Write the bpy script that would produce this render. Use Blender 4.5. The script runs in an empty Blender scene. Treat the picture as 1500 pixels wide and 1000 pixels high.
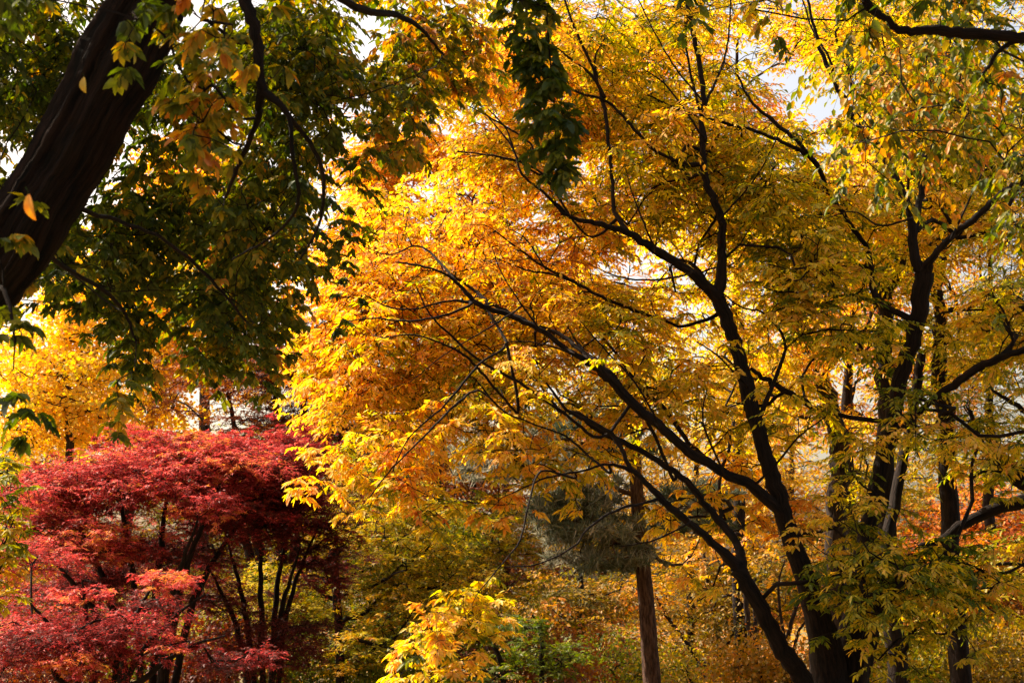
import bpy, math
import numpy as np
from mathutils import Vector

# ------------------------------------------------------------------ camera, sky, sun, exposure
S = bpy.context.scene
F = 2083.0                       # focal length in photo pixels (50 mm on a 36 mm wide sensor, 1500 px)
PITCH = math.atan(360.0 / F)     # horizon lies low in the picture
EYE = 1.6
cam = bpy.data.cameras.new('camera'); cam.lens = 50; cam.sensor_width = 36; cam.clip_end = 2000; cam.clip_start = .05
co = bpy.data.objects.new('camera', cam); S.collection.objects.link(co)
co.location = (0, 0, EYE); co.rotation_euler = (math.pi / 2 + PITCH, 0, 0)
cam.dof.use_dof = True; cam.dof.focus_distance = 12.0; cam.dof.aperture_fstop = 6.3
S.camera = co
SUN_DIR = np.array([-0.70, 0.34, 0.80]); SUN_DIR /= np.linalg.norm(SUN_DIR)
w = bpy.data.worlds.new('World'); S.world = w; w.use_nodes = True
nt = w.node_tree; nt.nodes.clear()
sky = nt.nodes.new('ShaderNodeTexSky'); sky.sky_type = 'NISHITA'; sky.sun_disc = False
sky.sun_elevation = math.asin(SUN_DIR[2]); sky.sun_rotation = math.atan2(SUN_DIR[0], SUN_DIR[1])
sky.air_density = 1.0; sky.dust_density = 6.0; sky.ozone_density = .6
bg = nt.nodes.new('ShaderNodeBackground'); bg.inputs[1].default_value = .15
ow = nt.nodes.new('ShaderNodeOutputWorld')
sky_tint = nt.nodes.new('ShaderNodeMix'); sky_tint.data_type = 'RGBA'; sky_tint.blend_type = 'MULTIPLY'; sky_tint.inputs[0].default_value = 1; sky_tint.inputs[7].default_value = (1.0, .85, .69, 1)   # even warm tint over the whole sky, takes blue out of the fill light
nt.links.new(sky.outputs[0], sky_tint.inputs[6]); nt.links.new(sky_tint.outputs[2], bg.inputs[0]); nt.links.new(bg.outputs[0], ow.inputs[0])
sl = bpy.data.lights.new('sun', 'SUN'); sl.energy = 5.0; sl.angle = math.radians(.5); sl.color = (1.0, .87, .69)
so = bpy.data.objects.new('sun', sl); S.collection.objects.link(so)
so.rotation_euler = Vector(-SUN_DIR).to_track_quat('-Z', 'Y').to_euler()
S.view_settings.view_transform = 'Standard'; S.view_settings.look = 'None'
S.view_settings.gamma = 1; S.view_settings.exposure = 1.4
S.cycles.max_bounces = 7; S.cycles.diffuse_bounces = 4; S.cycles.glossy_bounces = 2; S.cycles.transmission_bounces = 4
S.cycles.use_denoising = True
S.cycles.sample_clamp_indirect = 6

# ------------------------------------------------------------------ helpers
rng = np.random.default_rng(7)
cp, sp = math.cos(PITCH), math.sin(PITCH)
FW = np.array([0, cp, sp]); UP = np.array([0, -sp, cp]); RT = np.array([1.0, 0, 0]); EYEV = np.array([0, 0, EYE])
def P(px, py, d):
    px = np.asarray(px, float); py = np.asarray(py, float); d = np.asarray(d, float)
    k = ((px - 750) / F * d)[..., None] * RT + ((500 - py) / F * d)[..., None] * UP + d[..., None] * FW
    return k + EYEV
def proj(p):
    q = p - EYEV; d = q @ FW
    d = np.where(np.abs(d) < .05, .05, d)
    return 750 + (q @ RT) / d * F, 500 - (q @ UP) / d * F, d
def norm(v): return v / np.maximum(np.linalg.norm(v, axis=-1, keepdims=True), 1e-9)
def gz(x, y):       # lie of the land: level near by, a low bank behind
    return .10 * np.sin(x * .35 + 1) * np.cos(y * .28) + np.clip((y - 24) / 26, 0, 1) ** 1.3 * 1.0

def tag(o, label=None, cat=None, group=None, kind=None):
    if label: o['label'] = label
    if cat: o['category'] = cat
    if group: o['group'] = group
    if kind: o['kind'] = kind
    return o
def link(o, parent=None):
    S.collection.objects.link(o)
    if parent is not None: o.parent = parent
    return o
def mesh_obj(name, verts, faces_k, k, mat, parent=None, tone=None, smooth=False, origin=None):
    """faces_k: (n,k) int array"""
    me = bpy.data.meshes.new(name)
    verts = np.asarray(verts, np.float32)
    if origin is not None: verts = verts - np.asarray(origin, np.float32)
    n = len(faces_k)
    me.vertices.add(len(verts)); me.vertices.foreach_set('co', verts.ravel())
    me.loops.add(n * k); me.loops.foreach_set('vertex_index', np.asarray(faces_k, np.int32).ravel())
    me.polygons.add(n); me.polygons.foreach_set('loop_start', np.arange(n, dtype=np.int32) * k)
    me.polygons.foreach_set('loop_total', np.full(n, k, np.int32))
    if smooth: me.polygons.foreach_set('use_smooth', np.ones(n, bool))
    if tone is not None:
        a = me.attributes.new('tone', 'FLOAT', 'FACE'); a.data.foreach_set('value', np.asarray(tone, np.float32))
    me.update(calc_edges=True)
    me.materials.append(mat)
    o = bpy.data.objects.new(name, me)
    return link(o, parent)

# ------------------------------------------------------------------ materials
def leaf_mat(name, stops, transl=.5, sat=1.25, gloss=.022, rough=.5):
    m = bpy.data.materials.new(name); m.use_nodes = True; t = m.node_tree; t.nodes.clear(); L = t.links.new
    at = t.nodes.new('ShaderNodeAttribute'); at.attribute_name = 'tone'
    geo = t.nodes.new('ShaderNodeNewGeometry')
    nz = t.nodes.new('ShaderNodeTexNoise'); nz.inputs['Scale'].default_value = 38; nz.inputs['Detail'].default_value = 2
    L(geo.outputs['Position'], nz.inputs['Vector'])
    mr = t.nodes.new('ShaderNodeMapRange'); mr.inputs[1].default_value = .3; mr.inputs[2].default_value = .7
    mr.inputs[3].default_value = -.06; mr.inputs[4].default_value = .06; L(nz.outputs[0], mr.inputs[0])
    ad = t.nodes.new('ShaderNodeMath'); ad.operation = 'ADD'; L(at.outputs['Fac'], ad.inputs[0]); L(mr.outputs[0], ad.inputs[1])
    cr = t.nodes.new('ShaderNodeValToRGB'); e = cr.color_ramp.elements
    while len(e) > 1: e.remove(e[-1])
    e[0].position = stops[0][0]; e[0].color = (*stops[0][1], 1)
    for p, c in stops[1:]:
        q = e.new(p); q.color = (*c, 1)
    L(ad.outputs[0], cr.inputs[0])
    hs = t.nodes.new('ShaderNodeHueSaturation'); hs.inputs['Saturation'].default_value = sat; hs.inputs['Value'].default_value = 1.15
    L(cr.outputs[0], hs.inputs['Color'])
    df = t.nodes.new('ShaderNodeBsdfDiffuse'); L(cr.outputs[0], df.inputs[0])
    tr = t.nodes.new('ShaderNodeBsdfTranslucent'); L(hs.outputs[0], tr.inputs[0])
    mx = t.nodes.new('ShaderNodeMixShader'); mx.inputs[0].default_value = transl; L(df.outputs[0], mx.inputs[1]); L(tr.outputs[0], mx.inputs[2])
    gl = t.nodes.new('ShaderNodeBsdfGlossy'); gl.inputs['Roughness'].default_value = rough; gl.inputs[0].default_value = (.9, .9, .9, 1)
    m2 = t.nodes.new('ShaderNodeMixShader'); m2.inputs[0].default_value = gloss; L(mx.outputs[0], m2.inputs[1]); L(gl.outputs[0], m2.inputs[2])
    o = t.nodes.new('ShaderNodeOutputMaterial'); L(m2.outputs[0], o.inputs[0])
    return m
def bark_mat(name, c1, c2, scale=14, stretch=.18, bump=.6, grain=True):
    m = bpy.data.materials.new(name); m.use_nodes = True; t = m.node_tree; L = t.links.new
    b = t.nodes['Principled BSDF']; b.inputs['Roughness'].default_value = .9; b.inputs['Specular IOR Level'].default_value = .2
    tc = t.nodes.new('ShaderNodeTexCoord'); mp = t.nodes.new('ShaderNodeMapping'); mp.inputs['Scale'].default_value = (1, 1, stretch)
    ga = t.nodes.new('ShaderNodeAttribute'); ga.attribute_name = 'grain'
    L(ga.outputs['Vector'] if grain else tc.outputs['Object'], mp.inputs[0])
    n = t.nodes.new('ShaderNodeTexNoise'); n.inputs['Scale'].default_value = scale; n.inputs['Detail'].default_value = 8; n.inputs['Roughness'].default_value = .65
    L(mp.outputs[0], n.inputs['Vector'])
    n2 = t.nodes.new('ShaderNodeTexNoise'); n2.inputs['Scale'].default_value = 3.1; n2.inputs['Detail'].default_value = 4
    L(tc.outputs['Object'], n2.inputs['Vector'])
    cr = t.nodes.new('ShaderNodeValToRGB'); cr.color_ramp.elements[0].position = .38; cr.color_ramp.elements[0].color = (*c1, 1)
    cr.color_ramp.elements[1].position = .66; cr.color_ramp.elements[1].color = (*c2, 1); L(n.outputs[0], cr.inputs[0])
    mx = t.nodes.new('ShaderNodeMix'); mx.data_type = 'RGBA'; mx.blend_type = 'MULTIPLY'; mx.inputs[0].default_value = .6
    L(cr.outputs[0], mx.inputs[6]); L(n2.outputs[0], mx.inputs[7]); L(mx.outputs[2], b.inputs['Base Color'])
    bp = t.nodes.new('ShaderNodeBump'); bp.inputs['Strength'].default_value = bump; bp.inputs['Distance'].default_value = .03
    L(n.outputs[0], bp.inputs['Height']); L(bp.outputs[0], b.inputs['Normal'])
    return m
ZELK = [(0, (.035, .070, .010)), (.2, (.085, .14, .012)), (.34, (.26, .27, .018)), (.46, (.70, .55, .04)), (.62, (.88, .55, .13)), (.82, (.62, .20, .025)), (1, (.30, .09, .02))]
M = {
 'zelk': leaf_mat('gold_leaves', ZELK, .63, sat=1.14, gloss=.02),
 'shade': leaf_mat('green_leaves', [(0, (.026, .048, .006)), (.32, (.070, .098, .010)), (.52, (.18, .19, .014)), (.72, (.48, .30, .03)), (.85, (.62, .26, .03)), (1, (.42, .13, .03))], .52, gloss=.025),
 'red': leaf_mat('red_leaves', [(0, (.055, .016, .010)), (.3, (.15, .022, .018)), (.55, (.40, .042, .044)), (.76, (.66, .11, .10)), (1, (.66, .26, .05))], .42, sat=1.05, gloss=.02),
 'darkred': leaf_mat('russet_leaves', [(0, (.07, .018, .015)), (.4, (.16, .045, .024)), (.7, (.34, .11, .03)), (1, (.55, .22, .04))], .42),
 'ginkgo': leaf_mat('clear_yellow_leaves', [(0, (.40, .34, .03)), (.4, (.82, .54, .07)), (.75, (.86, .48, .08)), (1, (.70, .25, .03))], .52),
 'orange': leaf_mat('orange_leaves', [(0, (.30, .26, .02)), (.35, (.62, .36, .03)), (.6, (.76, .30, .03)), (.85, (.66, .16, .02)), (1, (.40, .06, .02))], .5),
 'amber': leaf_mat('amber_leaves', [(0, (.09, .085, .010)), (.3, (.26, .17, .014)), (.6, (.50, .24, .02)), (.8, (.62, .20, .025)), (1, (.42, .08, .015))], .48),
 'olive': leaf_mat('olive_leaves', [(0, (.04, .07, .01)), (.3, (.13, .17, .015)), (.55, (.42, .32, .02)), (.8, (.62, .30, .025)), (1, (.5, .12, .02))], .48),
 'needle': leaf_mat('pine_needles', [(0, (.03, .05, .02)), (.5, (.12, .14, .085)), (1, (.36, .33, .24))], .3, sat=1),
 'bark': bark_mat('dark_bark', (.005, .003, .0025), (.034, .020, .015), 30, .25, .9),
 'bark_near': bark_mat('furrowed_bark', (.0015, .001, .0008), (.036, .017, .012), 42, .13, 1.0),
 'bark_grey': bark_mat('grey_bark', (.012, .008, .006), (.080, .054, .042), 30, .3),
 'bark_pine': bark_mat('pine_bark', (.035, .018, .012), (.20, .11, .075), 26, .35, 1.0),
}

# ------------------------------------------------------------------ leaf templates: (u along, v across, w up)
T = {}
T['lens'] = (np.array([[0,0,0],[.30,.5,.16],[.70,.34,.08],[1,0,-.12],[.70,-.34,.08],[.30,-.5,.16]]), np.array([[0,5,4,3],[0,3,2,1]]))
T['rhomb'] = (np.array([[0,0,0],[.42,.5,.15],[1,0,0],[.42,-.5,.15]]), np.array([[0,3,2],[0,2,1]]))
T['fan'] = (np.array([[0,0,0],[.75,.6,.1],[1,.0,-.05],[.75,-.6,.1]]), np.array([[0,3,2],[0,2,1]]))
def _maple(n=5):
    v = [[.32, 0, 0]]
    tips = np.radians([-118, -58, 0, 58, 118]); tl = [.42, .60, .72, .60, .42]
    if n == 3: tips = np.radians([-75, 0, 75]); tl = [.55, .7, .55]
    for a, l in zip(tips, tl): v.append([.32 + l * math.cos(a), l * math.sin(a), -.10])
    nn = np.concatenate([[-math.pi], (tips[1:] + tips[:-1]) / 2, [math.pi]])
    for i, a in enumerate(nn[:-1]):
        l = .16 if i else .10
        v.append([.32 + l * math.cos(a), l * math.sin(a), .05])
    k = len(tips); f = []
    for i in range(k): f.append([0, 1 + k + i, 1 + i, 1 + k + (i + 1) % k])
    return np.array(v), np.array(f)
T['maple'] = _maple(5); T['maple3'] = _maple(3)
T['needle'] = (np.array([[0,.5,0],[0,-.5,0],[1,0,0]]), np.array([[0,1,2]]))

def leaf_arrays(c, d, n, Ln, Wd, tmpl):
    tv, tf = T[tmpl]
    lat = norm(np.cross(n, d)); nn = np.cross(d, lat)
    v = c[:, None] + tv[None, :, 0:1] * (d * Ln[:, None])[:, None] + tv[None, :, 1:2] * (lat * Wd[:, None])[:, None] + tv[None, :, 2:3] * (nn * Wd[:, None])[:, None]
    k = len(tv)
    f = tf[None] + (np.arange(len(c)) * k)[:, None, None]
    return v.reshape(-1, 3), f.reshape(-1, tf.shape[1]), len(tf)

# ------------------------------------------------------------------ tubes
def catmull(pts, n=6):
    p = np.vstack([2 * pts[0] - pts[1], pts, 2 * pts[-1] - pts[-2]]); out = []
    for i in range(1, len(p) - 2):
        for s in np.linspace(0, 1, n, endpoint=False):
            a, b, c, d = p[i-1], p[i], p[i+1], p[i+2]
            out.append(.5 * ((2*b) + (-a + c) * s + (2*a - 5*b + 4*c - d) * s*s + (-a + 3*b - 3*c + d) * s**3))
    out.append(p[-2]); return np.array(out)
class Tubes:
    def __init__(s): s.v = []; s.f = []; s.n = 0; s.c = []
    def add(s, pts, rad, k=5, rough=0.0):
        m = len(pts); t = norm(np.gradient(pts, axis=0))
        ref = np.array([0, 0, 1.0]) if abs(t[:, 2]).mean() < .8 else np.array([1.0, 0, 0])
        a = norm(np.cross(t, ref)); b = np.cross(t, a)
        th = np.arange(k) / k * 2 * math.pi
        r = np.repeat(np.asarray(rad)[:, None], k, 1)
        if rough:
            ridge = rng.normal(0, 1, k)[None, :] + np.cumsum(rng.normal(0, .10, (m, k)), 0)      # furrows that run along the wood
            bulge = np.convolve(rng.normal(0, 1, m + 8), np.ones(9) / 9, 'valid')[:, None]
            r = r * (1 + rough * np.clip((.5 if k > 14 else .5) * ridge, -.9, .9) + rough * .8 * bulge + rough * .35 * np.sin(th * 2 + np.arange(m)[:, None] * .12 + rng.random() * 6))
        v = pts[:, None] + r[..., None] * (np.cos(th)[None, :, None] * a[:, None] + np.sin(th)[None, :, None] * b[:, None])
        s.v.append(v.reshape(-1, 3))
        al = np.concatenate([[0], np.cumsum(np.linalg.norm(np.diff(pts, axis=0), axis=1))]) + rng.random() * 20
        R0 = float(np.max(rad)); s.c.append(np.stack([np.broadcast_to(np.cos(th) * R0, (m, k)), np.broadcast_to(np.sin(th) * R0, (m, k)), np.broadcast_to(al[:, None], (m, k))], -1).reshape(-1, 3))
        i = np.arange(m - 1)[:, None] * k; j = np.arange(k)[None]; j2 = (j + 1) % k
        f = np.stack([i + j, i + j2, i + k + j2, i + k + j], -1).reshape(-1, 4) + s.n
        s.f.append(f); s.n += m * k
    def obj(s, name, mat, parent):
        if not s.v: return None
        o = mesh_obj(name, np.vstack(s.v), np.vstack(s.f), 4, mat, parent, smooth=True)
        a = o.data.attributes.new('grain', 'FLOAT_VECTOR', 'POINT'); a.data.foreach_set('vector', np.vstack(s.c).astype(np.float32).ravel())
        return o

# places where the crowns leave the sky open, as drawn by the real crowns: (x, y, rx, ry, how open)
GAPS = [(932,385,44,24,.9),(1190,135,58,38,.95),(1110,80,40,34,.8),(785,312,28,18,.9),(625,275,28,20,.9),(620,335,20,30,.6),(533,50,32,36,.95),(512,180,16,34,.9),(483,285,26,50,.8),
        (1430,385,40,28,.85),(1475,590,36,46,.7),(1235,560,34,30,.9),(1450,155,30,18,.7),(700,165,40,14,.7),(1210,215,50,25,.5),(285,580,24,13,.95),(1010,620,25,25,.4),
        (20,70,40,25,.5),(455,165,24,30,.6),(680,185,30,14,.6),(1395,440,30,40,.6),(820,345,30,18,.6),(40,440,18,26,.8),(10,585,20,20,.8),(520,510,24,14,.5), (1190,640,30,30,.6),(1330,690,40,30,.3)]
def gap_keep(p, strength=1.0):
    x, y, d = proj(p); pr = np.zeros(len(p))
    for gx, gy, rx, ry, o in GAPS:
        q = ((x - gx) / (rx * 1.05)) ** 2 + ((y - gy) / (ry * 1.05)) ** 2
        pr = np.maximum(pr, np.where(q < 1, o, np.where(q < 1.7, o * .5, 0)))
    return rng.random(len(p)) > pr * strength

class Tree:
    def __init__(s, name, label, cat='tree', base=(750, 11), group=None, bark='bark', leaf='zelk', tmpl='lens', L=.085, W=.030,
                 pad=(.55, .16), natt=9, nspray=3, nleaf=10, slen=.34, droop=.35, weep=0.0, twig=.0035, tone_n=(.09, .06, .05), gap=1.0, cloud=False, spread=.16, attach_up=.8, dens=1.0, wscale=1.0, maxr=.06, dshift=0.0, clear=0.0):
        s.__dict__.update(locals()); del s.__dict__['s']
        bx = (base[0] - 750) / F * base[1] * 1.0
        # ground point under that pixel column at that depth
        g = P(base[0], 860, base[1]); s.bp = np.array([g[0], g[1], gz(g[0], g[1])])
        s.root = bpy.data.objects.new(name, None); link(s.root); s.root.location = tuple(s.bp); s.root.empty_display_size = .3
        tag(s.root, label, cat, group)
        s.pos = []; s.tan = []; s.rad = []
        s.par = []; s.fixed = []
        s.att = []; s.atone = []; s.adir = []
    def add_nodes(s, pts, rad, first_parent=-1, fixed=True):
        t = norm(np.gradient(pts, axis=0)); i0 = len(s.pos)
        for i in range(len(pts)):
            s.pos.append(pts[i]); s.tan.append(t[i]); s.rad.append(rad[i]); s.fixed.append(fixed)
            s.par.append(first_parent if i == 0 else i0 + i - 1)
        return len(s.pos) - 1
    def path(s, pts, part='limb', k=9, rough=.08, attach=True, ground=False, n=7):
        """pts: (px, py, depth, width in photo px); attached to the nearest existing node; py None = the foot on the ground"""
        w_ = []; ww = []
        for (x, y, d, wd) in pts:
            if y is None:
                g = P(x, 860, d); q = np.array([g[0], g[1], gz(g[0], g[1]) - .12])
            else: q = P(x, y, d)
            w_.append(q); ww.append(wd / 2 / F * d * s.wscale)
        w_ = np.array(w_); ww = np.array(ww)
        par = -1
        if s.pos and attach:
            A = np.array(s.pos); dd = np.linalg.norm(A - w_[0], axis=1); j = int(dd.argmin())
            if dd[j] > .02 and dd[j] < 1.2:
                w_ = np.vstack([A[j], w_]); ww = np.concatenate([[min(ww[0] * 1.08, s.rad[j])], ww])
            par = j
        c = catmull(w_, n); r = np.interp(np.linspace(0, len(ww) - 1, len(c)), np.arange(len(ww)), ww)
        seg = np.linalg.norm(np.diff(c, axis=0), axis=1).mean()
        c[1:-1] += rng.normal(0, 1, (len(c) - 2, 3)) * (np.minimum(.10 * seg, .25 * r[1:-1]) * (.12 if k > 14 else 1))[:, None]
        tb = Tubes(); tb.add(c, r, k, rough); o = tb.obj(part, M[s.bark], s.root)
        s.reorigin(o)
        s.add_nodes(c, r, par)
        return o
    def reorigin(s, o):
        o.data.transform(__import__('mathutils').Matrix.Translation(-Vector(s.bp)))
    def grow(s, q, wig=.08, r=.004):
        A = s._A[:s._n]; d = q - A; dist = np.linalg.norm(d, axis=1)
        cost = dist + s.attach_up * np.maximum(0, A[:, 2] - q[2] + .05)
        j = int(cost.argmin()); L = dist[j]
        if L < .02: return j
        k = max(2, int(L / .16)); k = min(k, 14)
        t0 = s._T[j]; dr = d[j] / L
        m1 = A[j] + norm(t0 + 1.0 * dr) * L * .45 + np.array([0, 0, .05 * L])
        u = np.linspace(0, 1, k + 1)[1:, None]
        c = (1-u)**2 * A[j] + 2*(1-u)*u * m1 + u*u * q
        c[:-1] += rng.normal(0, wig, (k, 3))[:-1] * (L / k) * .8
        full = np.vstack([A[j], c]); t = norm(np.diff(full, axis=0))
        n0 = s._n
        if n0 + k > len(s._A):
            s._A = np.vstack([s._A, np.zeros((20000, 3))]); s._T = np.vstack([s._T, np.zeros((20000, 3))])
        s._A[n0:n0+k] = c; s._T[n0:n0+k] = t
        for i in range(k): s.par.append(j if i == 0 else n0 + i - 1); s.fixed.append(False)
        s._n += k
        return s._n - 1
    def crown(s, regions, order_xy=True):
        s._A = np.vstack([np.array(s.pos), np.zeros((20000, 3))]); s._T = np.vstack([np.array(s.tan), np.zeros((20000, 3))]); s._n = len(s.pos)
        pc = []; pt = []; ps = []
        for (x, y, d, rx, ry, rd, n, tone) in regions:
            n = max(2, int(round(n * s.dens)))
            v = norm(rng.normal(0, 1, (n, 3))) * rng.random((n, 1)) ** .40
            p = P(x + v[:, 0] * rx, y + v[:, 1] * ry, d + s.dshift + v[:, 2] * rd)
            ok = p[:, 2] > .35; p = p[ok]
            k = gap_keep(p, s.gap); p = p[k]; ps.append(np.full(len(p), min(s.pad[0], max(.05, .8 * min(rx, ry * 2) / F * d))))
            pc.append(p); pt.append(np.clip(tone + rng.normal(0, s.tone_n[0], len(p)), 0, 1))
        pc = np.vstack(pc); ps = np.concatenate(ps)[:, None]; pt = np.concatenate(pt)
        skel = np.array(s.pos); dm = np.array([np.linalg.norm(skel - q, axis=1).min() for q in pc])
        for i in np.argsort(dm): s.grow(pc[i])
        # attractors within pads: flattened discs that droop away from the stem
        n = len(pc); a = rng.random((n, s.natt)) * 2 * math.pi; r = np.sqrt(rng.random((n, s.natt))) * ps * (.6 + .8 * rng.random((n, 1)))
        off = np.stack([np.cos(a) * r, np.sin(a) * r, rng.normal(0, s.pad[1], (n, s.natt)) - (.18 + s.weep) * r * r / ps], -1)
        q = (pc[:, None] + off).reshape(-1, 3); thin = rng.random(len(q)) < np.repeat(np.clip((ps[:, 0] / s.pad[0]) * 1.1, .22, 1), s.natt); tn = np.repeat(pt, s.natt); qs = np.repeat(np.clip(ps[:, 0] / s.pad[0], .35, 1), s.natt)
        ok = thin & (q[:, 2] > .2) & gap_keep(q, s.gap); q = q[ok]; tn = tn[ok]; qs = qs[ok]
        if s.clear:      # no leaves sprout on the thick wood itself
            thick = np.array([p for p, r in zip(s.pos, s.rad) if r > .022])
            dt = np.concatenate([np.linalg.norm(thick[None] - qq[:, None], axis=2).min(1) for qq in np.array_split(q, max(1, len(q) // 300))])
            ok = dt > s.clear * (.5 + .7 * rng.random(len(q))); q = q[ok]; tn = tn[ok]; qs = qs[ok]
        skel = s._A[:s._n:3]
        dm = np.concatenate([np.linalg.norm(skel[None] - qq[:, None], axis=2).min(1) for qq in np.array_split(q, max(1, len(q) // 300))])
        dirs = np.zeros_like(q)
        for i in np.argsort(dm):
            e = s.grow(q[i]); dirs[i] = s._T[e]
        s.q = q; s.qd = dirs; s.qt = tn; s.qs = qs
        # radii by number of tips carried
        N = s._n; cnt = np.zeros(N); par = np.array(s.par)
        haschild = np.zeros(N, bool); haschild[par[par >= 0]] = True
        cnt[~haschild] = 1
        for i in range(N - 1, -1, -1):
            if par[i] >= 0: cnt[par[i]] += cnt[i]
        rad = s.twig * cnt ** .47
        fr = np.array(s.rad); nf = len(fr)
        rad[:nf] = fr
        for i in range(nf, N):
            if par[i] >= 0: rad[i] = min(rad[i], rad[par[i]] * (.6 if par[i] < nf else .985), s.maxr)
        # chains
        tb = Tubes(); best = {}
        for i in range(nf, N):
            p = par[i]
            if p >= nf and (p not in best or cnt[i] > cnt[best[p]]): best[p] = i
        starts = [i for i in range(nf, N) if par[i] < nf or best.get(par[i]) != i]
        for i in starts:
            ch = [i]
            while ch[-1] in best: ch.append(best[ch[-1]])
            pts = np.vstack([s._A[par[i]][None], s._A[ch]]); r = np.concatenate([[rad[i]], rad[ch]])
            r[-1] *= .6
            tb.add(pts, r, 3 if r[0] < .008 else (5 if r[0] < .03 else 7))
        s.tb = tb
    def leaves(s, bright=None):
        q, qd, tn = s.q, s.qd, s.qt; n = len(q)
        if s.cloud:
            m = s.nspray * s.nleaf
            c = np.repeat(q, m, 0) + rng.normal(0, 1, (n * m, 3)) * np.array([s.spread, s.spread, s.spread * .6])
            d = norm(rng.normal(0, 1, (n * m, 3)) + np.array([0, 0, -s.droop])); nr = norm(rng.normal(0, .7, (n * m, 3)) + np.array([0, 0, 1.0]))
            t = np.repeat(tn + rng.normal(0, s.tone_n[1], n), m) + rng.normal(0, s.tone_n[2], n * m)
            ln = s.L * (.7 + .6 * rng.random(n * m)); wd = ln * (s.W / s.L) * (.85 + .3 * rng.random(n * m))
        else:
            k = s.nspray; ns = n * k; m = s.nleaf
            h = qd.copy(); h[:, 2] *= .3; h = norm(h + rng.normal(0, .15, h.shape))
            o = np.repeat(q, k, 0); h = np.repeat(h, k, 0)
            ang = rng.normal(0, 1.0, ns); ca, sa = np.cos(ang), np.sin(ang)
            ax = np.stack([h[:, 0] * ca - h[:, 1] * sa, h[:, 0] * sa + h[:, 1] * ca, h[:, 2] * .5 + rng.normal(-.10 - s.weep, .22, ns)], -1); ax = norm(ax)
            ln_s = s.slen * (.6 + .7 * rng.random(ns)) * np.repeat(s.qs, k)
            u = (np.arange(m) + .7) / m
            sag = s.droop * .5 + s.weep
            pos = o[:, None] + ax[:, None] * (ln_s[:, None] * u[None])[..., None]
            pos[..., 2] -= sag * ln_s[:, None] * u[None] ** 2
            b = norm(np.cross(ax, np.array([0, 0, 1.0]))); side = np.where(np.arange(m) % 2 == 0, 1.0, -1.0); side[-1] = 0
            d = ax[:, None] * .62 + b[:, None] * (side[None, :, None] * .72) + np.array([0, 0, -s.droop]) + rng.normal(0, .24, (ns, m, 3))
            d = norm(d).reshape(-1, 3); c = pos.reshape(-1, 3)
            nr = norm(np.array([0, 0, 1.0]) + .25 * np.repeat(ax, m, 0) + rng.normal(0, .38, (ns * m, 3)))
            t = np.repeat(np.repeat(tn, k) + rng.normal(0, s.tone_n[1], ns), m) + rng.normal(0, s.tone_n[2], ns * m)
            ln = s.L * (.48 + .80 * rng.random(ns * m) ** .8); wd = ln * (s.W / s.L) * (.8 + .4 * rng.random(ns * m))
            # twiglets of the sprays: three-sided, two pieces
            e = pos[:, -1]; mid = pos[:, m // 2]; r0 = s.twig * .7
            th = np.array([0, 2.1, 4.2]); cc = np.cos(th)[None, :, None]; ss = np.sin(th)[None, :, None]; b2 = np.cross(b, ax)
            ring = cc * b[:, None] + ss * b2[:, None]
            V = np.concatenate([o[:, None] + ring * r0, mid[:, None] + ring * r0 * .8, e[:, None] + ring * r0 * .4], 1).reshape(-1, 3)
            fb = np.array([[i, (i + 1) % 3, 3 + (i + 1) % 3, 3 + i] for i in range(3)]); fb = np.vstack([fb, fb + 3])
            s.tb.v.append(V); s.tb.c.append(V); s.tb.f.append((fb[None] + (np.arange(ns) * 9)[:, None, None]).reshape(-1, 4) + s.tb.n); s.tb.n += len(V)
        v, f, nf = leaf_arrays(c, d, nr, ln, wd, s.tmpl)
        o = mesh_obj('crown', v, f, f.shape[1], M[s.leaf], s.root, tone=np.repeat(np.clip(t, 0.005, .995), nf)); s.reorigin(o)
        tw = s.tb.obj('twigs', M[s.bark], s.root)
        if tw: s.reorigin(tw); tw['kind'] = 'stuff'
        NL[0] += len(c); return len(c)
    def done(s, regions):
        s.crown(regions); n = s.leaves(); print('TREE', s.name, len(s.q), n)
NL = [0]

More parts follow.
